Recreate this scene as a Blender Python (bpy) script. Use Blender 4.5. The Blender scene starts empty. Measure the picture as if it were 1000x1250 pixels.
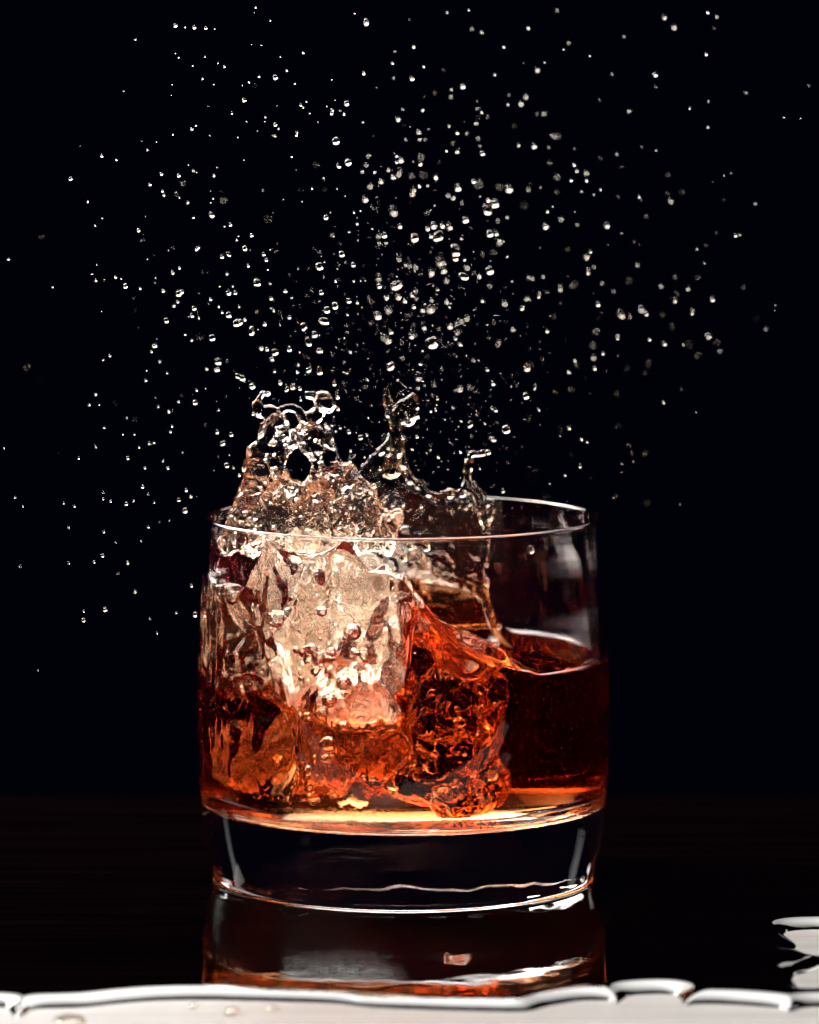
import bpy, bmesh, math, random
import numpy as np
from mathutils import Vector, Euler, Matrix

# ------------------------------------------------------------------ camera, world, lamps
S = bpy.context.scene
C = S.collection
R = math.radians
MM = 0.001
CAM = (0.00134, -1.0, 0.193)          # 1 m in front of the tumbler, looking down 6.4 degrees
PITCH = 6.4
FPX = 5587.0                           # focal length in photograph pixels (1000 px wide)

cam_data = bpy.data.cameras.new('camera')
cam_data.sensor_fit = 'HORIZONTAL'
cam_data.sensor_width = 36.0
cam_data.lens = 36.0 * FPX / 1000.0
cam_data.clip_start = 0.05
cam_data.clip_end = 50.0
cam_data.dof.use_dof = True
cam_data.dof.focus_distance = 0.978
cam_data.dof.aperture_fstop = 17.0
cam = bpy.data.objects.new('camera', cam_data)
cam.location = CAM
cam.rotation_euler = (R(90 - PITCH), 0, 0)
C.objects.link(cam)
S.camera = cam

world = bpy.data.worlds.new('World')
S.world = world
world.use_nodes = True
wb = world.node_tree.nodes['Background']
wb.inputs['Color'].default_value = (0.14, 0.18, 1.0, 1)
wb.inputs['Strength'].default_value = 0.0024


def softbox(name, loc, target, sx, sy, power, color=(1, 1, 1)):
    l = bpy.data.lights.new(name, 'AREA')
    l.shape = 'RECTANGLE'
    l.size, l.size_y = sx, sy
    l.energy = power
    l.color = color
    # a real softbox is hottest in the middle: fall-off across its face
    l.use_nodes = True
    nt = l.node_tree
    em = nt.nodes['Emission']
    ge = nt.nodes.new('ShaderNodeNewGeometry')
    vs = nt.nodes.new('ShaderNodeVectorMath'); vs.operation = 'DISTANCE'
    vs.inputs[1].default_value = (0.5, 0.5, 0)
    nt.links.new(ge.outputs['Parametric'], vs.inputs[0])
    mr = nt.nodes.new('ShaderNodeMapRange'); mr.interpolation_type = 'SMOOTHSTEP'
    mr.inputs['From Min'].default_value = 0.0
    mr.inputs['From Max'].default_value = 0.62
    mr.inputs['To Min'].default_value = 1.7
    mr.inputs['To Max'].default_value = 0.22
    nt.links.new(vs.outputs['Value'], mr.inputs['Value'])
    nt.links.new(mr.outputs[0], em.inputs['Strength'])
    o = bpy.data.objects.new(name, l)
    o.location = loc
    d = Vector(target) - Vector(loc)
    o.rotation_euler = d.to_track_quat('-Z', 'Y').to_euler()
    C.objects.link(o)
    return o


# studio lamps standing outside the frame: radiance = power / (area * pi)
softbox('softbox_overhead', (-0.03, 0.30, 0.47), (0, 0, 0.06), 0.60, 0.62, 10.0, (1.0, 0.97, 0.94))
softbox('softbox_back_left', (-0.34, 0.33, 0.40), (0, 0, 0.06), 0.40, 0.40, 13.5, (1.0, 0.94, 0.88))
softbox('softbox_back_right', (0.36, 0.22, 0.22), (0, 0, 0.05), 0.085, 0.22, 0.30, (1.0, 0.98, 0.96))
softbox('softbox_side_left', (-0.37, 0.20, 0.20), (0, 0, 0.05), 0.05, 0.22, 0.13, (1.0, 0.98, 0.96))

S.view_settings.view_transform = 'Standard'
S.view_settings.look = 'None'
S.view_settings.exposure = 0.0
S.view_settings.gamma = 1.0
cy = S.cycles
cy.max_bounces = 32
cy.transmission_bounces = 32
cy.glossy_bounces = 12
cy.diffuse_bounces = 2
cy.transparent_max_bounces = 12
cy.volume_bounces = 0
cy.sample_clamp_indirect = 0.0
cy.sample_clamp_direct = 0.0
cy.blur_glossy = 0.0
cy.use_adaptive_sampling = False
cy.use_denoising = True
cy.denoiser = 'OPENIMAGEDENOISE'

random.seed(7)


def unproject(px, py, y):
    """point (metres) seen at photograph pixel (px, py) at depth y"""
    e = R(PITCH) + math.atan((py - 625.0) / FPX)
    d = y - CAM[1]
    s = d / math.cos(e) * math.cos(e - R(PITCH))
    return Vector((CAM[0] + (px - 500.0) / FPX * s, y, CAM[2] - d * math.tan(e)))


def on_plane(px, py, z):
    e = R(PITCH) + math.atan((py - 625.0) / FPX)
    return unproject(px, py, CAM[1] + (CAM[2] - z) / math.tan(e))


# ------------------------------------------------------------------ object helpers
def tag(o, label=None, cat=None, group=None, kind=None):
    if label: o['label'] = label
    if cat: o['category'] = cat
    if group: o['group'] = group
    if kind: o['kind'] = kind
    return o


def mesh_obj(name, verts, faces, mat, parent=None, smooth=True):
    me = bpy.data.meshes.new(name)
    verts = np.asarray(verts, dtype=np.float32).reshape(-1, 3)
    faces = np.asarray(faces, dtype=np.int32)
    k = faces.shape[1]
    me.vertices.add(len(verts))
    me.vertices.foreach_set('co', verts.ravel())
    me.loops.add(faces.size)
    me.loops.foreach_set('vertex_index', faces.ravel())
    me.polygons.add(len(faces))
    me.polygons.foreach_set('loop_start', np.arange(0, faces.size, k, dtype=np.int32))
    me.polygons.foreach_set('use_smooth', np.full(len(faces), smooth, dtype=bool))
    me.update(calc_edges=True)
    me.validate()
    if mat: me.materials.append(mat)
    o = bpy.data.objects.new(name, me)
    C.objects.link(o)
    if parent: o.parent = parent
    return o


# ------------------------------------------------------------------ materials
def new_mat(name):
    m = bpy.data.materials.new(name)
    m.use_nodes = True
    nt = m.node_tree
    nt.nodes.clear()
    out = nt.nodes.new('ShaderNodeOutputMaterial')
    return m, nt, out


def glass_mat(name, color, ior, rough=0.0, absorb=None, density=0.0, bump=None, cloud=None):
    """clear dielectric; optional volume absorption and a list of (scale, strength, distance) ripples"""
    m, nt, out = new_mat(name)
    g = nt.nodes.new('ShaderNodeBsdfGlass')
    g.inputs['Color'].default_value = (*color, 1)
    g.inputs['IOR'].default_value = ior
    g.inputs['Roughness'].default_value = rough
    if cloud:                              # a trace of cloudiness: light from inside leaks through
        tr = nt.nodes.new('ShaderNodeBsdfTranslucent')
        tr.inputs['Color'].default_value = (*cloud[0], 1)
        mx = nt.nodes.new('ShaderNodeMixShader')
        mx.inputs[0].default_value = cloud[1]
        nt.links.new(g.outputs[0], mx.inputs[1])
        nt.links.new(tr.outputs[0], mx.inputs[2])
        nt.links.new(mx.outputs[0], out.inputs['Surface'])
    else:
        nt.links.new(g.outputs[0], out.inputs['Surface'])
    if absorb:
        v = nt.nodes.new('ShaderNodeVolumeAbsorption')
        v.inputs['Color'].default_value = (*absorb, 1)
        v.inputs['Density'].default_value = density
        nt.links.new(v.outputs[0], out.inputs['Volume'])
    if bump:
        tc = nt.nodes.new('ShaderNodeTexCoord')
        prev = None
        for scale, strength, dist, x0, x1 in bump:
            n = nt.nodes.new('ShaderNodeTexNoise')
            n.inputs['Scale'].default_value = scale
            n.inputs['Detail'].default_value = 2.0
            n.inputs['Distortion'].default_value = 0.8
            nt.links.new(tc.outputs['Object'], n.inputs['Vector'])
            b = nt.nodes.new('ShaderNodeBump')
            b.inputs['Distance'].default_value = dist
            nt.links.new(n.outputs['Fac'], b.inputs['Height'])
            if x0 is None:
                b.inputs['Strength'].default_value = strength
            else:                       # the churned side of the drink only
                sx = nt.nodes.new('ShaderNodeSeparateXYZ')
                nt.links.new(tc.outputs['Object'], sx.inputs[0])
                mr = nt.nodes.new('ShaderNodeMapRange')
                mr.interpolation_type = 'SMOOTHSTEP'
                mr.inputs['From Min'].default_value = x0
                mr.inputs['From Max'].default_value = x1
                mr.inputs['To Min'].default_value = strength
                mr.inputs['To Max'].default_value = 0.0
                nt.links.new(sx.outputs['X'], mr.inputs['Value'])
                nt.links.new(mr.outputs[0], b.inputs['Strength'])
            if prev: nt.links.new(prev.outputs[0], b.inputs['Normal'])
            prev = b
        nt.links.new(prev.outputs[0], g.inputs['Normal'])
    return m


def wood_mat(name, dark, light, rough, wet):
    m, nt, out = new_mat(name)
    p = nt.nodes.new('ShaderNodeBsdfPrincipled')
    tc = nt.nodes.new('ShaderNodeTexCoord')
    mp = nt.nodes.new('ShaderNodeMapping')
    mp.inputs['Scale'].default_value = (4, 90, 90)
    n = nt.nodes.new('ShaderNodeTexNoise')
    n.inputs['Scale'].default_value = 3.0
    n.inputs['Detail'].default_value = 6.0
    n.inputs['Distortion'].default_value = 0.6
    cr = nt.nodes.new('ShaderNodeValToRGB')
    cr.color_ramp.elements[0].position = 0.35
    cr.color_ramp.elements[1].position = 0.7
    cr.color_ramp.elements[0].color = (*dark, 1)
    cr.color_ramp.elements[1].color = (*light, 1)
    nt.links.new(tc.outputs['Object'], mp.inputs[0])
    nt.links.new(mp.outputs[0], n.inputs['Vector'])
    nt.links.new(n.outputs['Fac'], cr.inputs[0])
    nt.links.new(cr.outputs[0], p.inputs['Base Color'])
    p.inputs['Roughness'].default_value = rough
    if wet:
        p.inputs['IOR'].default_value = 1.5
        b = nt.nodes.new('ShaderNodeBump')
        b.inputs['Strength'].default_value = 0.06
        b.inputs['Distance'].default_value = 0.002
        n2 = nt.nodes.new('ShaderNodeTexNoise')
        n2.inputs['Scale'].default_value = 60.0
        nt.links.new(tc.outputs['Object'], n2.inputs['Vector'])
        nt.links.new(n2.outputs['Fac'], b.inputs['Height'])
        nt.links.new(b.outputs[0], p.inputs['Normal'])
    else:
        n2 = nt.nodes.new('ShaderNodeTexNoise')
        n2.inputs['Scale'].default_value = 260.0
        n2.inputs['Detail'].default_value = 4.0
        mr = nt.nodes.new('ShaderNodeMapRange')
        mr.inputs['To Min'].default_value = rough - 0.05
        mr.inputs['To Max'].default_value = rough + 0.05
        nt.links.new(tc.outputs['Object'], n2.inputs['Vector'])
        nt.links.new(n2.outputs['Fac'], mr.inputs['Value'])
        nt.links.new(mr.outputs[0], p.inputs['Roughness'])
        b = nt.nodes.new('ShaderNodeBump')
        b.inputs['Strength'].default_value = 0.12
        b.inputs['Distance'].default_value = 0.0004
        nt.links.new(n2.outputs['Fac'], b.inputs['Height'])
        nt.links.new(b.outputs[0], p.inputs['Normal'])
    nt.links.new(p.outputs[0], out.inputs['Surface'])
    return m


def plain_mat(name, color, rough):
    m, nt, out = new_mat(name)
    p = nt.nodes.new('ShaderNodeBsdfPrincipled')
    p.inputs['Base Color'].default_value = (*color, 1)
    p.inputs['Roughness'].default_value = rough
    p.inputs['Specular IOR Level'].default_value = 0.1
    nt.links.new(p.outputs[0], out.inputs['Surface'])
    return m


AMBER = (0.87, 0.53, 0.20)
M_GLASS = glass_mat('clear_glass', (1, 1, 1), 1.50)
M_LIQUID = glass_mat('amber_liquid', (1, 1, 1), 1.34, absorb=AMBER, density=85.0, cloud=((1.0, 0.07, 0.13), 0.010),
                     bump=[(900, 0.12, 0.0004, -0.010, 0.006)])
M_SPLASH = glass_mat('splash_liquid', (1, 1, 1), 1.34, absorb=AMBER, density=55.0,
                     bump=[(900, 0.2, 0.0004, None, None)])
M_SHEET = glass_mat('golden_splash_liquid', (1, 1, 1), 1.34, absorb=(0.88, 0.62, 0.25), density=170.0)
M_ICE = glass_mat('ice', (1, 1, 1), 1.31, bump=[(300, 0.12, 0.0010, None, None)])
M_FROST = glass_mat('frosted_ice', (1, 1, 1), 1.31, cloud=((1.0, 0.82, 0.62), 0.17), bump=[(300, 0.15, 0.0010, None, None), (900, 0.12, 0.0005, None, None)])
M_SLAB = glass_mat('cloudy_ice', (1, 1, 1), 1.31, cloud=((1.0, 0.86, 0.70), 0.12), bump=[(300, 0.15, 0.0010, None, None)])
M_DROP = glass_mat('droplet_liquid', (1.0, 0.955, 0.90), 1.34)
M_WET = wood_mat('wet_dark_wood', (0.0003, 0.0001, 0.0001), (0.0019, 0.0005, 0.0003), 0.015, True)
M_DRY = wood_mat('dry_pale_tabletop', (0.20, 0.185, 0.17), (0.27, 0.255, 0.24), 0.40, False)

# ------------------------------------------------------------------ noise and surface extraction
_rng = np.random.default_rng(11)
_LAT = (_rng.random((48, 48, 48)).astype(np.float32) * 2 - 1)


def vnoise(x, y, z):
    """smooth value noise, -1..1, one lattice cell per unit"""
    xi, yi, zi = np.floor(x).astype(np.int32), np.floor(y).astype(np.int32), np.floor(z).astype(np.int32)
    fx, fy, fz = x - xi, y - yi, z - zi
    fx = fx * fx * (3 - 2 * fx); fy = fy * fy * (3 - 2 * fy); fz = fz * fz * (3 - 2 * fz)
    x0, y0, z0 = xi % 48, yi % 48, zi % 48
    x1, y1, z1 = (xi + 1) % 48, (yi + 1) % 48, (zi + 1) % 48
    L = _LAT
    a = L[x0, y0, z0] * (1 - fx) + L[x1, y0, z0] * fx
    b = L[x0, y1, z0] * (1 - fx) + L[x1, y1, z0] * fx
    c = L[x0, y0, z1] * (1 - fx) + L[x1, y0, z1] * fx
    d = L[x0, y1, z1] * (1 - fx) + L[x1, y1, z1] * fx
    return ((a * (1 - fy) + b * fy) * (1 - fz) + (c * (1 - fy) + d * fy) * fz)


def fbm(x, y, z, s, octaves=2, gain=0.5, off=0.0):
    t = 0; a = 1.0; f = 1.0 / s
    for k in range(octaves):
        t = t + a * vnoise(x * f + off + 7.3 * k, y * f + off * 1.7 + 3.1, z * f + 5.7 + off * .6)
        a *= gain; f *= 2.03
    return t


def sstep(a, b, x):
    t = np.clip((x - a) / (b - a), 0, 1)
    return t * t * (3 - 2 * t)


def smin(a, b, k):
    h = np.clip(0.5 + 0.5 * (b - a) / k, 0, 1)
    return b * (1 - h) + a * h - k * h * (1 - h)


def smax(a, b, k):
    return -smin(-a, -b, k)


def axes(lo, hi, h):
    return [np.arange(lo[i], hi[i] + h, h, dtype=np.float32) for i in range(3)]


def surface_nets(F, lo, h):
    """closed quad surface of F < 0 sampled on a regular grid"""
    F = F.copy()
    for ax in range(3):
        sl = [slice(None)] * 3
        sl[ax] = 0; F[tuple(sl)] = np.maximum(F[tuple(sl)], 0.01)
        sl[ax] = -1; F[tuple(sl)] = np.maximum(F[tuple(sl)], 0.01)
    I = F < 0
    n = np.array(F.shape) - 1
    cnt = np.zeros(n, np.int8)
    for i in (0, 1):
        for j in (0, 1):
            for k in (0, 1):
                cnt += I[i:i + n[0], j:j + n[1], k:k + n[2]]
    act = (cnt > 0) & (cnt < 8)
    ci, cj, ck = np.nonzero(act)
    idx = np.full(n, -1, np.int64)
    idx[act] = np.arange(len(ci))
    pos = np.zeros((len(ci), 3), np.float64)
    num = np.zeros(len(ci))
    corners = [(i, j, k) for i in (0, 1) for j in (0, 1) for k in (0, 1)]
    vals = {c: F[ci + c[0], cj + c[1], ck + c[2]] for c in corners}
    for a in corners:
        for ax in range(3):
            if a[ax]: continue
            b = list(a); b[ax] = 1; b = tuple(b)
            va, vb = vals[a], vals[b]
            m = (va < 0) != (vb < 0)
            t = np.where(m, va / np.where(m, va - vb, 1), 0)
            for q in range(3):
                pos[:, q] += np.where(m, a[q] + (t if q == ax else 0), 0)
            num += m
    pos /= num[:, None]
    pos += np.stack([ci, cj, ck], 1)
    verts = pos * h + np.array(lo)
    quads = []
    for ax in range(3):
        o1, o2 = (ax + 1) % 3, (ax + 2) % 3
        A = np.moveaxis(I, (ax, o1, o2), (0, 1, 2))
        D = np.moveaxis(idx, (ax, o1, o2), (0, 1, 2))
        ch = A[:-1, 1:-1, 1:-1] != A[1:, 1:-1, 1:-1]
        p, q, r = np.nonzero(ch)
        q1, r1 = q + 1, r + 1
        f = np.stack([D[p, q1 - 1, r1 - 1], D[p, q1, r1 - 1], D[p, q1, r1], D[p, q1 - 1, r1]], 1)
        flip = ~A[p, q1, r1]
        f[flip] = f[flip][:, ::-1]
        quads.append(f)
    return verts, np.concatenate(quads)


def seg_dist(X, Y, Z, a, b, ra, rb):
    """tapered capsule"""
    a = np.array(a, np.float32); b = np.array(b, np.float32)
    d = b - a; L = float(d @ d) + 1e-9
    t = np.clip(((X - a[0]) * d[0] + (Y - a[1]) * d[1] + (Z - a[2]) * d[2]) / L, 0, 1)
    return np.sqrt((X - a[0] - t * d[0]) ** 2 + (Y - a[1] - t * d[1]) ** 2 + (Z - a[2] - t * d[2]) ** 2) - (ra + (rb - ra) * t)


def poly_dist(U, V, pts):
    """signed distance to a closed polygon, negative inside"""
    pts = np.array(pts, np.float32)
    d = np.full(U.shape, 1e9, np.float32); ins = np.zeros(U.shape, bool)
    for i in range(len(pts)):
        a, b = pts[i], pts[(i + 1) % len(pts)]
        e = b - a
        t = np.clip(((U - a[0]) * e[0] + (V - a[1]) * e[1]) / (e @ e + 1e-9), 0, 1)
        d = np.minimum(d, np.hypot(U - a[0] - t * e[0], V - a[1] - t * e[1]))
        c = (a[1] > V) != (b[1] > V)
        with np.errstate(divide='ignore', invalid='ignore'):
            xx = (b[0] - a[0]) * (V - a[1]) / (b[1] - a[1] + 1e-12) + a[0]
        ins ^= c & (U < xx)
    return np.where(ins, -d, d)


def pmm(px, py, y):
    v = unproject(px, py, y * MM) / MM
    return (v.x, v.y, v.z)

# ------------------------------------------------------------------ table, wet pool
def slab(name, x0, x1, y0, y1, z0, z1, mat):
    v = [(x0, y0, z0), (x1, y0, z0), (x1, y1, z0), (x0, y1, z0), (x0, y0, z1), (x1, y0, z1), (x1, y1, z1), (x0, y1, z1)]
    f = [(0, 3, 2, 1), (4, 5, 6, 7), (0, 1, 5, 4), (1, 2, 6, 5), (2, 3, 7, 6), (3, 0, 4, 7)]
    return mesh_obj(name, v, f, mat, smooth=False)


TZ = -0.00185                          # table top; the spilled pool brings the surface up to the tumbler's foot
table = slab('table', -0.2, 0.2, -0.152, 0.1005, -0.04, TZ, M_DRY)
tag(table, kind='structure')

# front edge of the pool, traced along the table: photograph px, py
EDGE = [(-420, 1234), (-200, 1228), (-60, 1231), (0, 1230), (12, 1234), (21, 1243), (30, 1238), (46, 1232), (100, 1230), (150, 1225),
        (190, 1222), (250, 1221), (300, 1222), (400, 1225), (450, 1230), (520, 1233), (590, 1235),
        (640, 1235), (675, 1227), (710, 1222), (740, 1222), (752, 1226), (758, 1222), (770, 1216), (790, 1214), (815, 1214), (830, 1218), (836, 1227), (850, 1226), (880, 1226), (920, 1228),
        (950, 1231), (964, 1235), (985, 1230), (1020, 1229), (1100, 1228), (1250, 1230), (1450, 1227)]
def round_off(p, closed, n=8):
    p = np.array(p, float); m = len(p); out = []
    for i in range(m if closed else m - 1):
        q = [p[(i + k) % m] if closed else p[min(max(i + k, 0), m - 1)] for k in (-1, 0, 1, 2)]
        for t in np.linspace(0, 1, n, endpoint=False):
            out.append(0.5 * (2 * q[1] + (q[2] - q[0]) * t + (2 * q[0] - 5 * q[1] + 4 * q[2] - q[3]) * t * t + (3 * q[1] - q[0] - 3 * q[2] + q[3]) * t ** 3))
    if not closed: out.append(p[-1])
    return np.array(out)


edge = round_off([on_plane(px, py, TZ)[:2] for px, py in EDGE], False)
island = [on_plane(px, py, TZ)[:2] for px, py in
          [(957, 1141), (963, 1137), (985, 1135), (1008, 1135), (1014, 1139), (1018, 1152), (1014, 1163), (1008, 1172), (995, 1169), (978, 1163), (966, 1163), (972, 1155), (966, 1148)]]
island = round_off(island, True, 4)
island2 = [on_plane(px, py, TZ)[:2] for px, py in
           [(968, 1193), (985, 1187), (1004, 1180), (1014, 1178), (1018, 1190), (1014, 1207), (1005, 1209), (982, 1211), (975, 1205)]]
island2 = round_off(island2, True, 4)

hx, hy = 0.0005, 0.0005
gx = np.concatenate([np.arange(-0.1985, -0.12, 0.004), np.arange(-0.12, 0.12, hx), np.arange(0.12, 0.2, 0.004)]); gy = np.arange(-0.150, 0.1003, hy)
GX, GY = np.meshgrid(gx, gy, indexing='ij')
ey = np.interp(gx, edge[:, 0], edge[:, 1])
# distance to the front edge polyline (only near it), to the islands and to the far rim
D = np.full(GX.shape, 0.02)
near = np.abs(GY - ey[:, None]) < 0.02
qx, qy = GX[near], GY[near]
dd = np.full(qx.shape, 1.0)
for i in range(len(edge) - 1):
    a, b = edge[i], edge[i + 1]; e = b - a
    t = np.clip(((qx - a[0]) * e[0] + (qy - a[1]) * e[1]) / (e @ e), 0, 1)
    dd = np.minimum(dd, np.hypot(qx - a[0] - t * e[0], qy - a[1] - t * e[1]))
D[near] = np.minimum(dd, 0.02)
D = np.where(GY < ey[:, None], -D, D)
for isl in (island, island2):
    D = np.minimum(D, poly_dist(GX.astype(np.float32), GY.astype(np.float32), isl))
D = D * 1000 + 0.10 * vnoise(GX * 160, GY * 160, GX * 0)
W, T = 6.2, 1.9
t = np.clip(D / W, 0, 1)
H = np.where(D > 0, T * (0.72 * (1 - (1 - t) ** 2) + 0.28 * np.sqrt(np.clip(1 - (1 - t) ** 2, 0, 1))), np.maximum(D, -1.2))
PV = np.stack([GX, GY, TZ + H * MM], -1).reshape(-1, 3)
ni, nj = GX.shape
ii, jj = np.meshgrid(np.arange(ni - 1), np.arange(nj - 1), indexing='ij')
a = (ii * nj + jj).ravel()
PF = np.stack([a, a + nj, a + nj + 1, a + 1], 1)
keep = (H.reshape(-1)[PF] > -0.6).any(1)
PF = PF[keep]
used, inv = np.unique(PF, return_inverse=True)
pool = mesh_obj('puddle', PV[used], inv.reshape(PF.shape), M_WET)
tag(pool, 'thin spilled pool with a bright scalloped front edge spread over the dark table', 'puddle')

# ------------------------------------------------------------------ tumbler
ZO = np.array([80, 72, 63.6, 56, 49, 38, 31, 24.3, 19, 14.6, 9.5, 5, 2.2])
RO = np.array([43.25, 43.9, 44.5, 44.95, 45.25, 45.6, 45.6, 45.3, 45.0, 44.6, 43.9, 43.1, 42.4])
PFIT = np.polyfit(ZO / 80, RO, 5)
FLOOR = 16.4


def rout(z): return np.polyval(PFIT, np.asarray(z) / 80)


def rin(z):
    z = np.asarray(z, dtype=np.float64)
    r = rout(z) - (1.15 + 0.9 * sstep(70, 20, z))
    c = 4.5                               # round the floor's corner
    k = np.clip((FLOOR + c - z) / c, 0, 1)
    return r - c * (1 - np.sqrt(np.clip(1 - k * k, 0, 1)))


prof = [(0, 1.1), (6, 1.1), (12, 1.08), (18, 1.05), (24, 1.0), (28, .92), (32, 0.8), (34.5, .6), (36.6, 0.35), (38.2, 0.05), (39.2, 0.0), (40.8, 0.02), (41.6, 0.12), (42.1, 0.5), (42.3, 1.2)]
for z in np.linspace(2.2, 79.2, 70): prof.append((float(rout(z)), float(z)))
ro, ri = float(rout(79.4)), float(rin(79.4))
rm, rr = (ro + ri) / 2, (ro - ri) / 2
for k in range(9):
    an = math.pi * k / 8
    prof.append((rm + rr * math.cos(an), 79.45 + rr * math.sin(an)))
for z in np.linspace(79.0, FLOOR + 4.5, 60): prof.append((float(rin(z)), float(z)))
for k in np.linspace(0.05, 1, 14):
    z = FLOOR + 4.5 * (1 - math.sin(k * math.pi / 2)); prof.append((float(rin(z)), float(z)))
rl = prof[-1][0]
for f in (0.9, 0.7, 0.5, 0.25, 0.0): prof.append((rl * f, FLOOR + 0.0))
NS = 256
v, f = [], []
for r, z in prof:
    for s in range(NS):
        an = 2 * math.pi * s / NS
        u_, v_ = r * math.cos(an), r * math.sin(an)
        wv = float(vnoise(np.array(u_ / 6), np.array(v_ / 6), np.array(z / 6 + 3.0))) + 0.5 * float(vnoise(np.array(u_ / 2.5), np.array(v_ / 4), np.array(z / 3 + 9.0)))
        zz = z + (0.14 * wv if (z < 2 and 1 < r < 37.5) else 0)          # pressed-glass waviness of the foot
        r_ = max(r, 1e-3) * (1 + (0.0045 * wv * (1 - z / 7) if (z < 7 and r > 38.5) else 0))
        v.append((r_ * math.cos(an) * MM, r_ * math.sin(an) * MM, zz * MM))
for i in range(len(prof) - 1):
    for s in range(NS):
        b = (s + 1) % NS
        f.append((i * NS + s, i * NS + b, (i + 1) * NS + b, (i + 1) * NS + s))
tumbler = mesh_obj('tumbler', v, f, M_GLASS)
tag(tumbler, 'clear round rocks glass with a thick heavy base standing on the wet table', 'glass')

# ------------------------------------------------------------------ ice cubes
def make_ice(center, half, rot, rad, seed, name, label, mat=None):
    h = 0.42
    m = max(half) * 1.5
    ax = axes((-m,) * 3, (m,) * 3, h)
    X, Y, Z = np.meshgrid(*ax, indexing='ij')
    qx, qy, qz = np.abs(X) - half[0] + rad, np.abs(Y) - half[1] + rad, np.abs(Z) - half[2] + rad
    d = np.sqrt(np.maximum(qx, 0) ** 2 + np.maximum(qy, 0) ** 2 + np.maximum(qz, 0) ** 2) + np.minimum(np.maximum(qx, np.maximum(qy, qz)), 0) - rad
    b = np.abs(d) < 5.5
    x, y, z = X[b], Y[b], Z[b]
    wx = x + 1.5 * vnoise(x / 4 + seed, y / 4, z / 4)
    d[b] += 2.6 * fbm(wx, y, z, 9.0, 2, 0.45, seed) + 0.55 * fbm(wx, y, z, 3.0, 2, 0.5, seed + 2) + 0.3 * (1 - 2 * np.abs(vnoise(wx / 2.4, y / 2.4 + seed, z / 2.4)))
    rg = np.random.default_rng(int(seed * 10))
    for k in range(70):                   # trapped air
        c = np.array([rg.uniform(-.8, .8) * q for q in half]); r = 0.3 + 1.1 * rg.random() ** 2.5
        i0 = [max(0, int((c[q] - r - 1 + m) / h)) for q in range(3)]
        sl = tuple(slice(i0[q], int((c[q] + r + 1 + m) / h) + 2) for q in range(3))
        d[sl] = np.maximum(d[sl], r - np.sqrt((X[sl] - c[0]) ** 2 + (Y[sl] - c[1]) ** 2 + (Z[sl] - c[2]) ** 2))
    V, F = surface_nets(d, (-m,) * 3, h)
    o = mesh_obj(name, V * MM, F, mat or M_ICE)
    o.location = Vector(center) * MM
    o.rotation_euler = Euler([R(a) for a in rot])
    tag(o, label, 'ice cube', 'ice cubes in the drink')
    return o


make_ice((-20, 1, 57), (14.5, 12, 17), (8, 16, 14), 9.5, 3.1, 'ice_cube',
         'pale glowing ice cube caught in the hollow of the splash, under the left rim', M_FROST)
make_ice((-13, 0, 30), (16, 12, 8), (-4, -11, 8), 4.5, 6.2, 'ice_cube',
         'flat amber tinted ice slab lying low at the left, below the pale glowing cube', M_SLAB)
make_ice((7, -10, 33.5), (9.5, 10, 15.5), (0, 4, -20), 6, 9.4, 'ice_cube',
         'smaller ice cube resting on the glass floor near the middle, in dark red liquid')

# ------------------------------------------------------------------ the drink
h = 0.45
lo, hi = (-46, -46, 14.5), (46, 46, 84)
ax = axes(lo, hi, h)
X, Y, Z = np.meshgrid(*ax, indexing='ij')
RR = np.hypot(X, Y)
zprof = ax[2]
dcont = RR - (rin(np.clip(zprof, FLOOR, 80)) + 0.12).astype(np.float32)[None, None, :]
dcont = np.maximum(dcont, (FLOOR - 0.12) - Z)


def curve(pts, depth):
    q = np.array([pmm(px, py, depth) for px, py in pts])
    return q[:, 0], q[:, 2]


fx_, fz_ = curve([(240, 640), (300, 610), (420, 612), (452, 636), (468, 664), (482, 692), (500, 722), (520, 752), (540, 774), (560, 790), (585, 803), (620, 813), (660, 820), (745, 820)], -36)
bx_, bz_ = curve([(240, 640), (420, 640), (470, 690), (520, 708), (560, 716), (590, 730), (602, 752), (612, 770), (630, 787), (650, 794), (700, 797), (745, 797)], 18)
x2, y2 = np.meshgrid(ax[0], ax[1], indexing='ij')
hf = np.interp(x2, fx_, fz_); hb = np.interp(x2, bx_, bz_)
hm = np.minimum(hf, hb) - 9 * sstep(24, 10, x2)
wy = sstep(-34, -25, y2)
wb2 = sstep(6, 16, y2)
h2 = hf * (1 - wy) + (hm * (1 - wb2) + hb * wb2) * wy
calm = sstep(16, 30, x2)
h2 = h2 * (1 - calm) + (48.7 + 0.0 * y2) * calm
r2 = np.hypot(x2, y2)
h2 += 0.9 * np.exp(-(np.maximum(42.5 - r2, 0) / 1.3)) * calm
lip = sstep(38.2, 40.6, r2) * sstep(6, -8, y2) * sstep(-14, -4, x2) * sstep(30, 18, x2)
h2 += lip * (3.6 + 1.3 * vnoise(x2 / 3.5, y2 / 9, 0 * x2 + 3) + 0.6 * vnoise(x2 / 1.4, y2 / 3, 0 * x2 + 8))   # the film dragged up the front wall
h2 = np.where(x2 < 0, np.minimum(h2, 76 + 4.5 * vnoise(x2 / 6, y2 / 6, 0 * x2 + 6)), h2)
sl_ = np.exp(-((x2 - 5) / 11) ** 2)       # streaks running down the slope of the wave
h2 += sl_ * (0.45 * vnoise(x2 / 7 + y2 / 30, y2 / 3.2 + x2 / 9, 0 * x2) + 0.15 * vnoise(x2 / 3 + 4, y2 / 1.6, 0 * x2 + 2))
top = (Z - h2[:, :, None].astype(np.float32)) * 0.75
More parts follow.
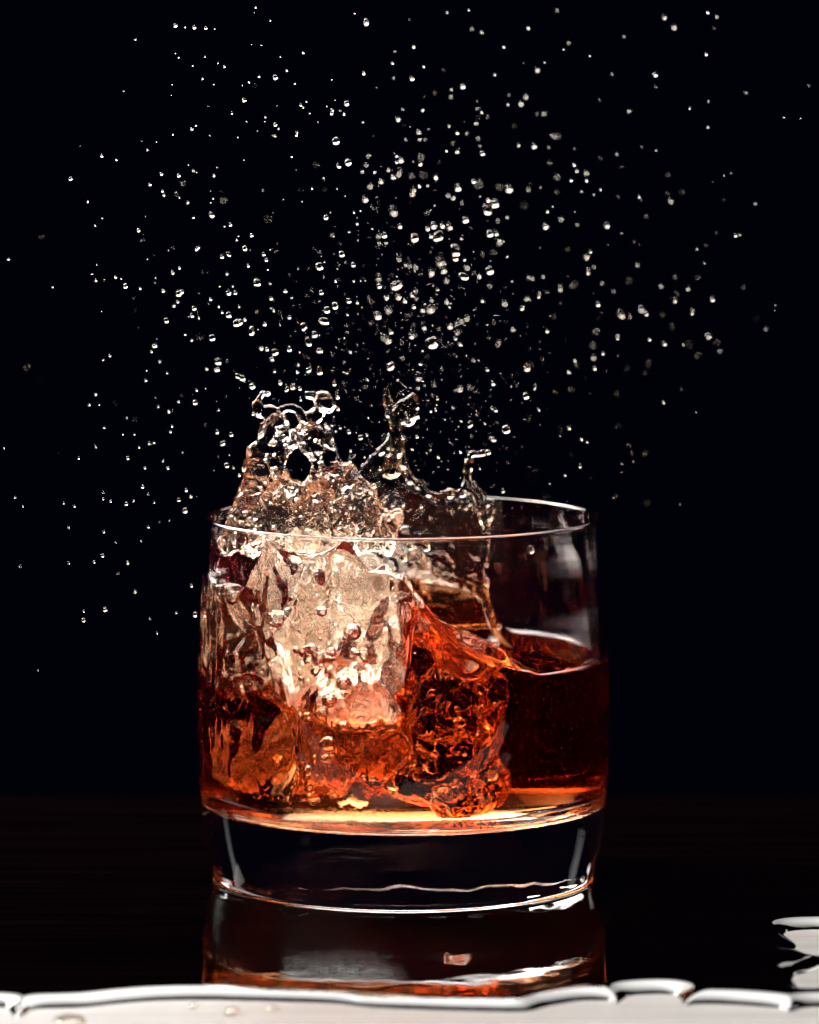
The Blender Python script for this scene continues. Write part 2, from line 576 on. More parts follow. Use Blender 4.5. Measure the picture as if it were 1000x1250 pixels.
# the hollow the ice punched: a thin film is left on the front, left and back walls
film = 4.0 + 5.0 * sstep(66, 40, Z) + 1.6 * vnoise(X / 9, Y / 9, Z / 12)
cav = smax(dcont + film, X + 1.0 + 0.10 * (80 - Z) + 0.15 * Y, 5.0)
cav = smax(cav, 37.0 - Z - 0.15 * X, 6.0)
del film
free = smax(top, -cav, 1.5)
wl = (1 - sstep(-6, 12, x2)).astype(np.float32)[:, :, None] * np.ones_like(Z)
b = (np.abs(free) < 6) | ((np.abs(dcont) < 5))
b &= wl > 0.01
x, y, z, w = X[b], Y[b], Z[b], wl[b]
wx = x + 2.5 * vnoise(x / 7, y / 7, z / 11 + 3); wz = z + 2.5 * vnoise(x / 7 + 9, y / 7, z / 9)
n1 = fbm(wx, y, wz * 0.75, 10.0, 2, 0.5)
n2 = 1 - 2 * np.abs(vnoise(wx / 3.1, y / 3.1 + 4, wz / 4.5))
n3 = fbm(wx, y + 5, wz * 0.8, 4.6, 1, 0.5, 31.0)
free[b] += w * (1.3 * n1 + 0.3 * n2 + 0.7 * n3)
# pockets of air between the churned drink and the wall
pk = sstep(0.05, 0.75, fbm(wx, y, wz * 0.6, 9.0, 2, 0.5, 21.0)) * sstep(22, 34, z) * w
st = 0.35 * vnoise(x / 1.6, y / 1.6, z / 5.5) * sstep(20, 30, z) * w
dcont[b] += 3.2 * pk + np.maximum(st + 0.1, 0) * sstep(0.0, 0.4, w)
d = smax(free, dcont, 0.6)
del free, cav, top
rng = np.random.default_rng(5)
for k in range(160):                     # air bubbles dragged under
    c = np.array([rng.normal(-16, 13), rng.normal(-8, 16), 20 + 55 * rng.random() ** 1.2])
    if c[0] > 16 or math.hypot(c[0], c[1]) > 40: continue
    r = 0.35 + 1.2 * rng.random() ** 3
    i0 = [max(0, int((c[q] - r - 1 - lo[q]) / h)) for q in range(3)]
    i1 = [int((c[q] + r + 1 - lo[q]) / h) + 2 for q in range(3)]
    sl = tuple(slice(i0[q], i1[q]) for q in range(3))
    db = r - np.sqrt((X[sl] - c[0]) ** 2 + (Y[sl] - c[1]) ** 2 + (Z[sl] - c[2]) ** 2)
    d[sl] = np.maximum(d[sl], db)
for k in range(130):                     # a cloud of froth against the front wall, where the ice went in
    px_ = rng.normal(384, 42); py_ = rng.normal(780, 48)
    q = rng.uniform(2, 13)
    c0 = unproject(px_, py_, -0.028) / MM
    xx = c0.x / 1.12
    yy = -math.sqrt(max(1, 43.0 ** 2 - xx * xx)) + q
    c = (xx, yy, c0.z)
    r = 0.4 + 1.6 * rng.random() ** 2.5
    i0 = [max(0, int((c[q] - r - 1 - lo[q]) / h)) for q in range(3)]
    i1 = [int((c[q] + r + 1 - lo[q]) / h) + 2 for q in range(3)]
    sl = tuple(slice(i0[q], i1[q]) for q in range(3))
    db = r - np.sqrt((X[sl] - c[0]) ** 2 + (Y[sl] - c[1]) ** 2 + (Z[sl] - c[2]) ** 2)
    d[sl] = np.maximum(d[sl], db)
V, F = surface_nets(d, lo, h)
# snap what lies on the wall and floor to the true shape
rv = np.hypot(V[:, 0], V[:, 1]); rt = rin(np.clip(V[:, 2], FLOOR, 80)) + 0.12
m = (np.abs(rv - rt) < 0.22) & (V[:, 2] > FLOOR + 1)
V[m, 0] *= (rt / rv)[m]; V[m, 1] *= (rt / rv)[m]
m = np.abs(V[:, 2] - (FLOOR - 0.12)) < 0.3
V[m, 2] = FLOOR - 0.12
liquid = mesh_obj('drink', V * MM, F, M_LIQUID)
tag(liquid, 'amber drink in the glass, heaving up at the left and dark red at the right', 'drink')
del X, Y, Z, RR, dcont, wl, d

# ------------------------------------------------------------------ splash crown (left) and thin sheet (behind)
h = 0.24
CY = -6.0


def P(px, py, y=CY): return pmm(px, py, y)


lo = (-44, -24, 66); hi = (2, 14, 108)
ax = axes(lo, hi, h)
X, Y, Z = np.meshgrid(*ax, indexing='ij')
outline = [P(*q)[0::2] for q in [(272, 668), (285, 638), (297, 602), (303, 575), (309, 552), (317, 540), (324, 522), (329, 514), (340, 514), (346, 524), (352, 535), (362, 540), (372, 528),
                                 (384, 524), (396, 531), (400, 545), (410, 556), (424, 570), (438, 590), (450, 604), (462, 622), (474, 634), (485, 628), (478, 648), (474, 668)]]
hole = [P(*q)[0::2] for q in [(347, 566), (354, 552), (363, 546), (374, 556), (381, 566), (377, 578), (370, 588), (356, 583)]]
u, vv = np.meshgrid(ax[0], ax[2], indexing='ij')
un = u + 0.7 * vnoise(u / 2.0, vv / 2.6, u * 0); vn = vv + 0.7 * vnoise(u / 2.0 + 9, vv / 2.6, u * 0)
o2 = np.maximum(poly_dist(un, vn, outline), -poly_dist(u, vv, hole))
low = sstep(96, 76, vv)
yc = CY + 3.0 * vnoise(u / 8, vv / 10, u * 0 + 2) - 2.0 * low
half = 1.9 + 0.6 * low + 0.9 * vnoise(u / 4, vv / 6, u * 0 + 7)
sep = 5.5 * low                        # two walls that open downwards, like the lip of a crown
dy1 = np.abs(Y - (yc - sep)[:, None, :]) - half[:, None, :]
dy2 = np.abs(Y - (yc + sep)[:, None, :]) - half[:, None, :]
d = smax(smin(dy1, dy2, 1.2), np.broadcast_to(o2[:, None, :] - 0.8, X.shape).astype(np.float32), 1.4)
b = np.abs(d) < 2.5
x, y, z = X[b], Y[b], Z[b]
wx = x + 1.4 * vnoise(x / 3, y / 3, z / 6) - 0.25 * (x + 22) * (z - 80) / 30
d[b] += 0.75 * vnoise(wx / 3.6 + 5, y / 4, z / 10) + 0.6 * fbm(wx, y, z * 0.38, 2.6, 2, 0.5, 4.0) + 0.35 * (1 - 2 * np.abs(vnoise(wx / 1.4, y / 1.4, z / 3.8)))
chains = [
    [(324, 478, 1.1), (320, 481, .45), (316, 487, .6), (314, 494, .9), (318, 502, 1.1), (322, 506, .6), (329, 505, 1.3), (331, 514, 1.2)],
    [(329, 503, 1.2), (338, 508, 1.05), (344, 500, .65), (350, 498, .6), (357, 498, .75), (364, 502, .8), (371, 510, 1.15)],
    [(348, 508, .4), (349, 516, .4), (346, 522, .55), (352, 532, 1.2)],
    [(379, 480, 1.2), (386, 487, .5), (394, 484, 1.2), (396, 493, 1.65), (392, 501, 1.0), (385, 508, 1.25), (381, 517, .8), (372, 528, 1.5), (384, 532, 1.7)],
    [(352, 532, 1.1), (360, 536, 1.2), (368, 533, 1.3), (378, 530, 1.7)],
]
for ch in chains:
    for p, q in zip(ch[:-1], ch[1:]):
        d = smin(d, seg_dist(X, Y, Z, P(p[0], p[1]), P(q[0], q[1]), (p[2] ** 1.4) * 1.12, (q[2] ** 1.4) * 1.12), 0.7)
b = np.abs(d) < 0.8
d[b] += 0.26 * vnoise(X[b] / 1.7, Y[b] / 1.7 + 3, Z[b] / 1.9) + 0.12 * vnoise(X[b] / .8, Y[b] / .8, Z[b] / .9)
rng = np.random.default_rng(9)
for k in range(380):
    zc_ = 70 + 31 * rng.random(); wq = (108 - zc_) / 38
    c = np.array([-24 + rng.uniform(-17, 20) * wq, CY + rng.uniform(-10, 10) * wq, zc_])
    r = 0.22 + 0.5 * rng.random() ** 2
    i0 = [max(0, int((c[q] - r - 1 - lo[q]) / h)) for q in range(3)]
    i1 = [int((c[q] + r + 1 - lo[q]) / h) + 2 for q in range(3)]
    sl = tuple(slice(i0[q], i1[q]) for q in range(3))
    if min(d[sl].shape) == 0: continue
    d[sl] = np.maximum(d[sl], r - np.sqrt((X[sl] - c[0]) ** 2 + (Y[sl] - c[1]) ** 2 + (Z[sl] - c[2]) ** 2))
hz = poly_dist(u + 0.25 * vnoise(u / 1.5, vv / 1.5, u * 0 + 8), vv, hole)
d = smax(d, -np.broadcast_to(hz[:, None, :], X.shape).astype(np.float32), 0.8)
V, F = surface_nets(d, lo, h)
crown = mesh_obj('splash_crown', V * MM, F, M_SPLASH, liquid)
crown['label'] = 'spiky transparent splash leaping over the left rim, with a dark hole through it'

SY = 17.0
lo = (-14, 8, 52); hi = (23, 27, 112)
ax = axes(lo, hi, h)
X, Y, Z = np.meshgrid(*ax, indexing='ij')
sheet = [P(px, py, SY)[0::2] for px, py in [(432, 592), (443, 574), (456, 562), (473, 545), (483, 530), (490, 562), (497, 580), (510, 591), (523, 602), (538, 606), (552, 603), (566, 606),
                                          (575, 594), (586, 606), (596, 622), (597, 650), (595, 700), (599, 730), (606, 752), (614, 768), (618, 784), (590, 790), (540, 770), (490, 740), (450, 690), (440, 640)]]
u, vv = np.meshgrid(ax[0], ax[2], indexing='ij')
o2 = poly_dist(u, vv, sheet)
yc = SY + 1.6 * vnoise(u / 9, vv / 12, u * 0 + 5)
low = sstep(74, 58, vv)
half = 0.45 + 2.2 * low + 0.25 * vnoise(u / 3, vv / 4, u * 0 + 1)
dy = np.abs(Y - yc[:, None, :]) - half[:, None, :]
d = smax(dy, np.broadcast_to(o2[:, None, :], X.shape).astype(np.float32), 0.6)
b = np.abs(d) < 1.5
x, y, z = X[b], Y[b], Z[b]
d[b] += (0.08 + 0.6 * sstep(76, 62, z)) * fbm(x, y, z * .7, 3.5, 2, 0.5, 14.0)
chains = [
    [(430, 588, .45), (443, 573, .5), (454, 561, .45), (464, 551, .7), (472, 543, .6), (478, 534, 1.1), (484, 525, 1.0), (483, 513, .9), (487, 502, 1.2), (492, 496, 1.3), (499, 490, 1.0), (504, 483, .5)],
    [(483, 517, 1.2), (490, 508, 1.0), (497, 500, 1.4), (505, 495, 1.0), (506, 486, .8)],
    [(482, 545, 1.3), (486, 552, 1.0), (479, 560, 1.2), (478, 572, 1.9)],
    [(498, 509, 1.1), (504, 506, .9), (499, 515, .8)],
    [(473, 471, .35), (472, 482, .6), (474, 493, .85), (476, 506, .8), (480, 516, .8), (484, 528, .8)],
    [(484, 526, .9), (489, 545, .55), (492, 560, .7), (496, 577, .6), (502, 585, .75), (509, 590, .6), (516, 597, .55), (522, 602, .6), (530, 605, .6), (537, 605, .5), (543, 602, .6), (549, 601, .85), (556, 603, .6), (564, 602, .9), (569, 596, .9), (571, 585, .75), (571, 574, .85), (572, 563, .6), (573, 557, .45), (577, 554, .45), (583, 554, .4), (590, 553, .55)],
    [(570, 596, 1.1), (577, 593, .9), (583, 602, .9), (588, 611, .8), (588, 622, .9), (592, 630, 1.0), (598, 630, .7), (603, 620, .6), (602, 613, .5), (594, 614, .5), (590, 620, .5)],
    [(588, 622, .8), (593, 640, .7), (596, 660, .5), (595, 690, .4)],
    [(543, 678, .4), (550, 690, .45), (558, 686, .5), (568, 684, .5), (577, 677, .6), (585, 670, .6), (592, 664, .8)],
    [(512, 722, .5), (522, 714, .5), (532, 708, .7), (541, 703, .9), (543, 712, .8)],
]
for ch in chains:
    for p, q in zip(ch[:-1], ch[1:]):
        d = smin(d, seg_dist(X, Y, Z, P(p[0], p[1], SY), P(q[0], q[1], SY), p[2] * 1.1, q[2] * 1.1), 0.4)
b = np.abs(d) < 0.8
d[b] += 0.40 * vnoise(X[b] / 1.5, Y[b] / 1.5 + 3, Z[b] / 1.6) + 0.16 * vnoise(X[b] / .8, Y[b] / .8, Z[b] / .8)
V, F = surface_nets(d, lo, h)
sh = mesh_obj('splash_sheet', V * MM, F, M_SHEET, liquid)
sh['label'] = 'thin clear curved sheet of liquid with a rolled bright lip, rising behind the crown'

# ------------------------------------------------------------------ droplets
DROPS = """527,419,10.1,w 484,348,9.4,e30 556,305,9.1,w 290,394,8.8,e20 293,460,8.8,d-25 535,288,8.4,w 566,337,8.4,e-25 471,413,8.4,d-35 477,447,8.2,e50 307,404,8.0,e80 480,257,7.7,e-50 396,392,7.7,w 376,417,7.7,e-60 595,256,7.3,w 511,459,7.2,e85 618,524,6.6 313,345,6.3,w 537,319,6.3,w 371,399,6.3,w 574,518,6.2,e60 603,499,6.2,d-35 410,172,5.9 504,234,5.9,d75 604,248,5.9 506,290,5.9 390,325,5.9 758,383,5.9,w 390,453,5.8,t 335,430,5.8,w 602,536,5.7,e-20 377,451,5.6,e55 487,210,5.6,d85 598,330,5.6 462,338,5.6,d85 517,398,5.6,e-60 258,262,5.2,e-50 405,136,5.2,d80 598,285,5.2 409,373,5.2 399,378,5.2 390,428,5.2,e0 718,331,5.2,d85 684,351,5.2,d85 845,380,5.2,d85 272,541,5.2,e45 241,303,4.9,d50 279,310,4.9,e-35 259,412,4.9 447,27,4.9,e85 425,198,4.9 584,224,4.9,f 621,230,4.9 525,377,4.9 461,385,4.9 658,360,4.9,d80 266,441,4.9 265,451,4.9,e5 642,483,4.9 350,475,4.8,e60 218,358,4.5 362,163,4.5,d80 413,202,4.5,e-40 559,229,4.5 568,268,4.5 417,310,4.5 384,408,4.5 608,418,4.5,d70 754,411,4.5,d80 189,422,4.5,e5 643,449,4.5 653,472,4.5,d85 412,499,4.4,e-40 427,562,4.4,e60 279,384,4.2 469,287,4.2 529,275,4.2 556,315,4.2 680,215,4.2,f 783,377,4.2 724,421,4.2,f 308,471,4.2 357,472,4.2 412,484,4.2,t 530,468,4.1,e80 408,468,4.0,t 353,426,4.0 596,552,4.0 336,94,3.8 299,303,3.8 153,349,3.8 279,357,3.8 203,391,3.8 423,126,3.8 514,191,3.8,f 398,265,3.8 426,367,3.8 666,276,3.8 741,275,3.8 865,410,3.8 238,491,3.8 226,623,3.8 238,750,3.8 277,568,3.8 561,474,3.8 457,593,3.7 440,534,3.7 573,472,3.6,e-30 534,486,3.5,e80 464,572,3.5,e80 237,376,3.5 565,105,3.5 652,178,3.5 589,187,3.5 489,195,3.5 503,214,3.5,f 446,243,3.5 610,227,3.5,f 540,275,3.5 542,330,3.5 527,332,3.5 431,323,3.5 463,349,3.5 486,362,3.5 474,378,3.5 392,357,3.5 502,410,3.5 549,398,3.5 730,371,3.5 870,365,3.5 811,419,3.5 875,417,3.5,f 282,530,3.5 708,569,3.5,e80 398,519,3.3 86,218,3.1 298,122,3.1 271,313,3.1 222,356,3.1 287,357,3.1 323,395,3.1 326,426,3.1 503,96,3.1 517,213,3.1,f 578,221,3.1 596,244,3.1 640,250,3.1,f 606,285,3.1 610,294,3.1 488,276,3.1 522,279,3.1 549,277,3.1 602,307,3.1,f 494,367,3.1 505,374,3.1 516,378,3.1 477,405,3.1 570,388,3.1 616,370,3.1 637,376,3.1 800,91,3.1 681,165,3.1,f 716,313,3.1 698,348,3.1,f 789,383,3.1 128,744,3.1 102,757,3.1 218,610,3.1 265,527,3.1 297,573,3.1 317,531,3.1 724,436,3.1 726,449,3.1 602,468,3.1 695,522,3.1 614,599,3.1 332,438,3.1 366,474,3.1 342,467,3.1 492,534,3.1 514,618,2.9 426,527,2.9 214,31,2.8 237,33,2.8 336,152,2.8 218,214,2.8 281,274,2.8 169,281,2.8 307,287,2.8 322,310,2.8 325,317,2.8 234,385,2.8 331,364,2.8 319,425,2.8 348,355,2.8 327,266,2.8,f 636,126,2.8 486,145,2.8 450,190,2.8,f 513,200,2.8 465,221,2.8 480,216,2.8 532,216,2.8 452,227,2.8 521,259,2.8,f 526,288,2.8 570,326,2.8 585,337,2.8 545,342,2.8 472,363,2.8 503,360,2.8 353,387,2.8 563,391,2.8 562,420,2.8 643,364,2.8 823,33,2.8 656,85,2.8 819,245,2.8 898,287,2.8 702,346,2.8,f 824,338,2.8,f 840,352,2.8 824,367,2.8 820,398,2.8,f 728,404,2.8,f 668,404,2.8 793,414,2.8 156,559,2.8 174,594,2.8 154,615,2.8 125,678,2.8 227,598,2.8 736,431,2.8 705,445,2.8,f 852,433,2.8,f 789,612,2.8,f 595,451,2.6 509,533,2.6 492,616,2.6 452,542,2.6,f 513,444,2.6 363,454,2.5 124,190,2.4 251,34,2.4 197,212,2.4 183,225,2.4 303,324,2.4 211,333,2.4 141,338,2.4 199,355,2.4 217,368,2.4 212,373,2.4 257,365,2.4 299,390,2.4 244,411,2.4,f 223,223,2.4,f 273,244,2.4,f 444,89,2.4 642,118,2.4 511,161,2.4 558,162,2.4 558,185,2.4 512,227,2.4 547,238,2.4 553,241,2.4 462,288,2.4 526,335,2.4 487,316,2.4 507,326,2.4 545,368,2.4 436,369,2.4 558,406,2.4 556,413,2.4 589,367,2.4 811,21,2.4 864,15,2.4 862,66,2.4 701,201,2.4 716,211,2.4 716,220,2.4 697,220,2.4 685,267,2.4 721,307,2.4 767,342,2.4,f 807,349,2.4 825,358,2.4,f 809,383,2.4,f 935,401,2.4 178,464,2.4 206,502,2.4 205,571,2.4 156,687,2.4 165,722,2.4 233,606,2.4 234,715,2.4 292,580,2.4 309,505,2.4 694,454,2.4 702,440,2.4 710,536,2.4 717,539,2.4 810,491,2.4 752,481,2.4,f 678,480,2.4,f 697,475,2.4,f 842,420,2.4,f 532,500,2.4 364,445,2.2 526,502,2.2 491,436,2.2 503,548,2.2 535,558,2.2 428,550,2.2 510,473,2.2 10,316,2.1 234,157,2.1 261,214,2.1 198,233,2.1 200,238,2.1 229,247,2.1 236,265,2.1 219,327,2.1 277,334,2.1 267,374,2.1 271,381,2.1 334,379,2.1 645,34,2.1 615,57,2.1 505,57,2.1 367,128,2.1 420,139,2.1 516,134,2.1 581,150,2.1 633,177,2.1 677,166,2.1 386,201,2.1,f 484,190,2.1 484,198,2.1 474,207,2.1 463,296,2.1 567,317,2.1 436,273,2.1 495,323,2.1 500,324,2.1 534,353,2.1 508,355,2.1 527,366,2.1 508,364,2.1 410,343,2.1 506,408,2.1 558,394,2.1 650,340,2.1 663,337,2.1 645,338,2.1 598,348,2.1 626,402,2.1 768,135,2.1 664,138,2.1 704,208,2.1 780,240,2.1 668,258,2.1 725,325,2.1 778,323,2.1 769,386,2.1 879,428,2.1 33,448,2.1,f 185,429,2.1 117,481,2.1 109,494,2.1 96,559,2.1 182,541,2.1 177,571,2.1 210,520,2.1 126,609,2.1 135,612,2.1 127,649,2.1 115,686,2.1 181,643,2.1 252,450,2.1 240,476,2.1 658,500,2.1 685,523,2.1,f 690,580,2.1 666,605,2.1,f 792,443,2.1,f 754,520,2.1,f 787,553,2.1,f 335,453,2.0 553,497,2.0 562,552,2.0 466,618,2.0 367,488,2.0 405,519,2.0 415,522,2.0 448,531,2.0 444,546,2.0,f 428,430,1.9 448,463,1.9 578,439,1.9 418,470,1.9,f 563,514,1.8 592,517,1.8 586,572,1.8 474,626,1.8 423,455,1.8 410,526,1.8 406,536,1.8 142,195,1.8 107,246,1.8 64,350,1.8 274,81,1.8 316,93,1.8 304,100,1.8 283,138,1.8 117,342,1.8 171,352,1.8 284,349,1.8 292,374,1.8 243,388,1.8 226,408,1.8 234,415,1.8 588,39,1.8 604,91,1.8 479,77,1.8 517,81,1.8 370,64,1.8 350,86,1.8 551,109,1.8 551,118,1.8 620,127,1.8 588,137,1.8 512,170,1.8 584,168,1.8 545,184,1.8 356,191,1.8 381,230,1.8 447,201,1.8 442,209,1.8 457,210,1.8 522,226,1.8 432,259,1.8 564,247,1.8 619,265,1.8 608,269,1.8 563,291,1.8 471,296,1.8 619,313,1.8 513,335,1.8,f 424,384,1.8 432,343,1.8 491,418,1.8 645,231,1.8 694,52,1.8 875,20,1.8 842,132,1.8 864,155,1.8 733,231,1.8 922,248,1.8 705,274,1.8 903,286,1.8 851,304,1.8 749,355,1.8 834,421,1.8 126,439,1.8 134,434,1.8 195,441,1.8 204,455,1.8 18,607,1.8 78,614,1.8 91,618,1.8 24,691,1.8 127,522,1.8 164,530,1.8 117,545,1.8 170,546,1.8 188,540,1.8 193,496,1.8 208,527,1.8 218,490,1.8 199,562,1.8 163,611,1.8 188,613,1.8 84,687,1.8 102,746,1.8 183,755,1.8 192,773,1.8 215,748,1.8 285,571,1.8 267,500,1.8 764,450,1.8,f 582,506,1.5 445,558,1.5 446,472,1.4 165,48,1.4 125,266,1.4 116,275,1.4 51,287,1.4,f 226,33,1.4 312,9,1.4 330,25,1.4 218,70,1.4 247,96,1.4 324,143,1.4 340,157,1.4 336,166,1.4 239,153,1.4 211,164,1.4 180,183,1.4 236,208,1.4 219,241,1.4 260,242,1.4 274,276,1.4 289,293,1.4 291,288,1.4 148,340,1.4 112,334,1.4 268,349,1.4 330,346,1.4 327,329,1.4 433,16,1.4 546,15,1.4 572,12,1.4 576,35,1.4 665,76,1.4 481,95,1.4 360,102,1.4 374,124,1.4 370,131,1.4 378,138,1.4 492,133,1.4 443,149,1.4 548,154,1.4 570,163,1.4 495,170,1.4 519,170,1.4 586,178,1.4 395,217,1.4 426,283,1.4 440,257,1.4 364,328,1.4 680,12,1.4 762,44,1.4 688,60,1.4 720,68,1.4 747,90,1.4 865,123,1.4 911,113,1.4 957,143,1.4 673,165,1.4 753,188,1.4 801,183,1.4 671,198,1.4 710,233,1.4 725,237,1.4 675,252,1.4 789,264,1.4 759,284,1.4 860,321,1.4 735,346,1.4 852,338,1.4 908,350,1.4 946,372,1.4 179,452,1.4 121,494,1.4 5,547,1.4 28,618,1.4 84,644,1.4 46,818,1.4 155,510,1.4 150,530,1.4 126,601,1.4 181,603,1.4 141,662,1.4 144,700,1.4 172,660,1.4 207,635,1.4 223,552,1.4 671,590,1.4 151,111,1.0 124,380,1.0 118,323,1.0 262,35,1.0 319,55,1.0 342,69,1.0 214,65,1.0 250,69,1.0 235,80,1.0 266,77,1.0 261,103,1.0 296,104,1.0 301,148,1.0 323,148,1.0 333,165,1.0 290,167,1.0 191,173,1.0 240,210,1.0 230,201,1.0 265,204,1.0 257,247,1.0 206,305,1.0 180,316,1.0 189,345,1.0 190,339,1.0 315,402,1.0 482,62,1.0 405,97,1.0 531,113,1.0 622,116,1.0 595,142,1.0 409,122,1.0 415,135,1.0 388,149,1.0 523,157,1.0 553,174,1.0 421,239,1.0 586,239,1.0 872,34,1.0 800,106,1.0 732,121,1.0 987,104,1.0 701,181,1.0 733,193,1.0 783,179,1.0 759,204,1.0 680,233,1.0 755,239,1.0 815,213,1.0 884,214,1.0 893,211,1.0 815,236,1.0 833,234,1.0 702,258,1.0 774,294,1.0 875,283,1.0 862,299,1.0 195,637,1.0 190,485,1.0 261,574,1.0 788,455,1.0 749,608,1.0 832,474,1.0 850,503,1.0 759,566,1.0 773,563,1.0 210,103,0.7 209,116,0.7 254,129,0.7 256,165,0.7 500,23,0.7 460,107,0.7 884,244,0.7"""


def blob_mesh(name, shape, n=24):
    """unit droplet: 'shape' maps a direction to a radius-scaled point"""
    v, f = [], []
    rows = n // 2
    for i in range(rows + 1):
        th = math.pi * i / rows
        for j in range(n):
            ph = 2 * math.pi * j / n
            v.append(shape(math.sin(th) * math.cos(ph), math.sin(th) * math.sin(ph), math.cos(th)))
    for i in range(rows):
        for j in range(n):
            k = (j + 1) % n
            f.append((i * n + j, (i + 1) * n + j, (i + 1) * n + k, i * n + k))
    me_o = mesh_obj(name, v, f, M_DROP)
    me = me_o.data
    bm = bmesh.new(); bm.from_mesh(me)
    bmesh.ops.remove_doubles(bm, verts=bm.verts, dist=1e-5)
    bmesh.ops.recalc_face_normals(bm, faces=bm.faces)
    for p in bm.faces: p.smooth = True
    bm.to_mesh(me); bm.free()
    bpy.data.objects.remove(me_o)
    return me


def wob(x, y, z, s, a):
    k = a * (math.sin(2.3 * x + s) * math.cos(1.9 * z + 2 * s) + 0.6 * math.sin(3.1 * y + 1.7 * z + s))
    return 1 + k


def sh_round(s): return lambda x, y, z: tuple(c * wob(x, y, z, s, 0.035) for c in (x, y, z * 1.06))
def sh_oval(s): return lambda x, y, z: tuple(c * wob(x, y, z, s, 0.05) for c in (x, y * 0.62, z * 0.6))
def sh_tear(s): return lambda x, y, z: (x * (1 - 0.45 * max(z, 0)) * 0.8, y * (1 - 0.45 * max(z, 0)) * 0.8, z * (1.5 if z > 0 else 0.85) - 0.15)


def sh_dumb(s):
    def fn(x, y, z):
        w = 0.30 + 0.34 * abs(x) ** 1.1 + (0.06 if x > 0 else 0)
        q = math.sqrt(max(1e-6, y * y + z * z))
        rr = w * min(1.0, q * 1.0) / q
        return (x * 1.0, y * rr * 1.05, z * rr * 1.05)
    return fn


def sh_wild(s): return lambda x, y, z: tuple(c * wob(x, y, z, s, 0.17) for c in (x, y * 0.8, z * 0.85))


MESH = {
    's': [blob_mesh('round_droplet', sh_round(k * 1.7)) for k in range(4)],
    'f': [blob_mesh('round_droplet', sh_round(k * 2.9 + 1)) for k in range(2)],
    'e': [blob_mesh('oval_droplet', sh_oval(k * 2.1)) for k in range(3)],
    'd': [blob_mesh('pinched_droplet', sh_dumb(k)) for k in range(1)],
    't': [blob_mesh('tear_droplet', sh_tear(0))],
    'w': [blob_mesh('ragged_droplet', sh_wild(k * 1.3), 36) for k in range(4)],
}
WORD = {'s': 'round', 'f': 'blurred round', 'e': 'stretched oval', 'd': 'pinched two-lobed', 't': 'teardrop shaped', 'w': 'ragged lumpy'}


def zone(px, py):
    if py > 600:
        return 'beside the glass, at its left' if px < 492 else 'beside the glass, at its right'
    row = ('near the top,' if py < 150 else 'high up,' if py < 300 else 'midway up,' if py < 420 else 'low down,')
    col = ('left of the glass' if px < 250 else 'above the left crown' if px < 420 else
           'above the glass middle' if px < 620 else 'above the right rim' if px < 745 else 'right of the glass')
    return row + ' ' + col


parsed = []
for tok in DROPS.split():
    q = tok.split(',')
    k = q[3] if len(q) > 3 else 's'
    parsed.append((int(q[0]), int(q[1]), float(q[2]), k[0], float(k[1:] or 0)))
NBIG, NSOLO = 300, 76
rng = random.Random(3)
placed = []
for i, (px, py, r, k, ang) in enumerate(parsed):
    if k == 'f':
        y = rng.choice((-1, 1)) * rng.uniform(95, 150) if rng.random() < .3 else rng.uniform(90, 170)
    elif px > 440 and py < 480:
        y = rng.uniform(5, 85)
    else:
        y = rng.uniform(-35, 20)
    c = unproject(px, py, y * MM)
    rad = r * (0.60 + 0.15 * min(1.0, r / 4)) * (y * MM - CAM[1]) / FPX
    if k == 'f': rad *= 0.5
    placed.append((px, py, r, k, ang, c, rad))

ORD = ('first second third fourth fifth sixth seventh eighth ninth tenth eleventh twelfth thirteenth fourteenth fifteenth '
       'sixteenth seventeenth eighteenth nineteenth twentieth').split()
names, labels = {}, {}
for i, p in enumerate(placed[:NBIG]):
    size = 'large ' if i < NSOLO else 'small ' if p[2] >= 3.0 else 'tiny '
    names.setdefault(size + WORD[p[3]] + ' droplet ' + zone(p[0], p[1]), []).append(i)
for base, ids in names.items():
    wide = len(ids) > 5                   # read rows from the left, short columns from the top
    ids.sort(key=lambda i: placed[i][0 if wide else 1])
    side, end = ('left', 'rightmost') if wide else ('top', 'lowest')
    for n_, i in enumerate(ids):
        if len(ids) == 1: labels[i] = base
        elif n_ == 0: labels[i] = base + (', leftmost of ' if wide else ', topmost of ') + str(len(ids))
        elif n_ == len(ids) - 1: labels[i] = base + ', ' + end + ' of ' + str(len(ids))
        elif n_ < len(ORD): labels[i] = base + ', ' + ORD[n_] + ' from ' + side
        else: labels[i] = base + ', towards the right end'
for i, (px, py, r, k, ang, c, rad) in enumerate(placed[:NBIG]):
    me = MESH[k][i % len(MESH[k])]
    o = bpy.data.objects.new('droplet', me)
    o.location = c
    o.scale = (rad, rad, rad)
    if k in 'edw':
        o.rotation_euler = (0, -R(ang), 0) if k != 'w' else (rng.uniform(-.4, .4), rng.uniform(-1, 1), rng.uniform(-.5, .5))
    else:
        o.rotation_euler = (0, rng.uniform(-.25, .25), rng.uniform(0, 6))
    C.objects.link(o)
    tag(o, labels[i], 'droplet', 'large droplets of the splash' if i < NSOLO else 'small droplets of the splash')

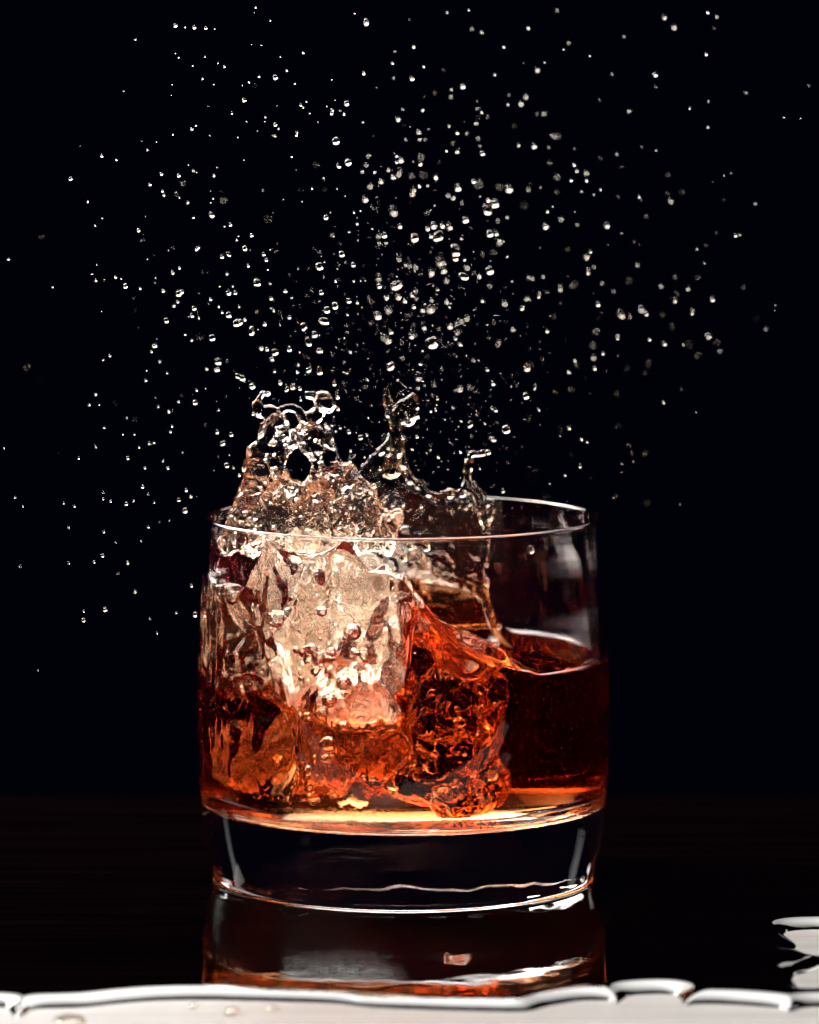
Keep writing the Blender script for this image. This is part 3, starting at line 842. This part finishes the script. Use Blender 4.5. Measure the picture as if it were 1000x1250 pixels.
# all the finer spray as one object
sv = [(1, 0, 0), (-1, 0, 0), (0, 1, 0), (0, -1, 0), (0, 0, 1), (0, 0, -1)]
bm = bmesh.new(); bmesh.ops.create_icosphere(bm, subdivisions=2, radius=1.0)
bv = np.array([v.co[:] for v in bm.verts]); bf = np.array([[v.index for v in fc.verts] for fc in bm.faces]); bm.free()
pts = [(c, rad) for (_, _, _, _, _, c, rad) in placed[NBIG:]]
for k in range(900):
    if rng.random() < 0.75:
        px, py = rng.gauss(500, 100), rng.gauss(450, 95)
    else:
        px, py = rng.gauss(480, 190), rng.gauss(350, 160)
    if not (5 < px < 995 and 5 < py < 640): continue
    y = rng.uniform(-40, 90)
    r = 0.36 + 0.5 * rng.random() ** 4
    pts.append((unproject(px, py, y * MM), r * (y * MM - CAM[1]) / FPX))
SV, SF = [], []
for n_, (c, rad) in enumerate(pts):
    SV.append(bv * np.array([rad, rad, rad * rng.uniform(1, 1.35)]) + np.array(c))
    SF.append(bf + n_ * len(bv))
mist = mesh_obj('spray', np.concatenate(SV), np.concatenate(SF), M_DROP)
tag(mist, 'fine spray of countless tiny droplets filling the black air above the glass', 'spray', kind='stuff')

# droplets clinging to the tumbler's outer wall and beads on the dry table edge
def cling(px, py, r, label):
    yy = -0.030
    for _ in range(12):
        c = unproject(px, py, yy)
        ro_ = float(rout(np.clip(c.z / MM, 2, 80))) * MM
        yy = -math.sqrt(max(1e-9, ro_ ** 2 - c.x ** 2))
    c = unproject(px, py, yy)
    o = bpy.data.objects.new('clinging_droplet', MESH['s'][1])
    rad = r / FPX
    o.location = c; o.scale = (rad, rad * .45, rad)
    o.rotation_euler = (0, 0, math.atan2(c.y, c.x) + math.pi / 2)
    C.objects.link(o)
    tag(o, label, 'droplet', 'droplets on the glass wall')


cling(648, 671, 4.6, 'droplet clinging to the outside of the glass below the right rim')
cling(501, 667, 4.0, 'upper of two droplets on the glass wall under the middle of the rim')
cling(493, 681, 4.4, 'lower of two droplets on the glass wall under the middle of the rim')
cling(520, 667, 5.5, 'ring-like droplet on the glass wall just right of the middle')
cling(274, 657, 3.5, 'droplet clinging to the glass just under its left rim')
cling(268, 723, 2.6, 'small droplet partway down the left wall of the glass')


def bead(px, py, rx, hgt, label):
    c = on_plane(px, py, TZ)
    o = bpy.data.objects.new('table_droplet', MESH['s'][2])
    o.location = (c.x, c.y, TZ + hgt * 0.25 * MM)
    o.scale = (rx / FPX * .88, rx / FPX * 1.4, hgt * MM)
    C.objects.link(o)
    tag(o, label, 'droplet', 'water beads on the dry table edge')


bead(284, 1237, 11, 0.9, 'domed water bead on the pale dry table edge, lower left')
bead(85, 1246, 20, 0.7, 'flat water bead cut by the lower left frame edge on the table')
bead(333, 1232, 8, 0.5, 'small flat water bead just below the bright puddle edge, left of centre')
bead(237, 1229, 6, 0.5, 'tiny water bead left of the domed one, under the puddle edge')
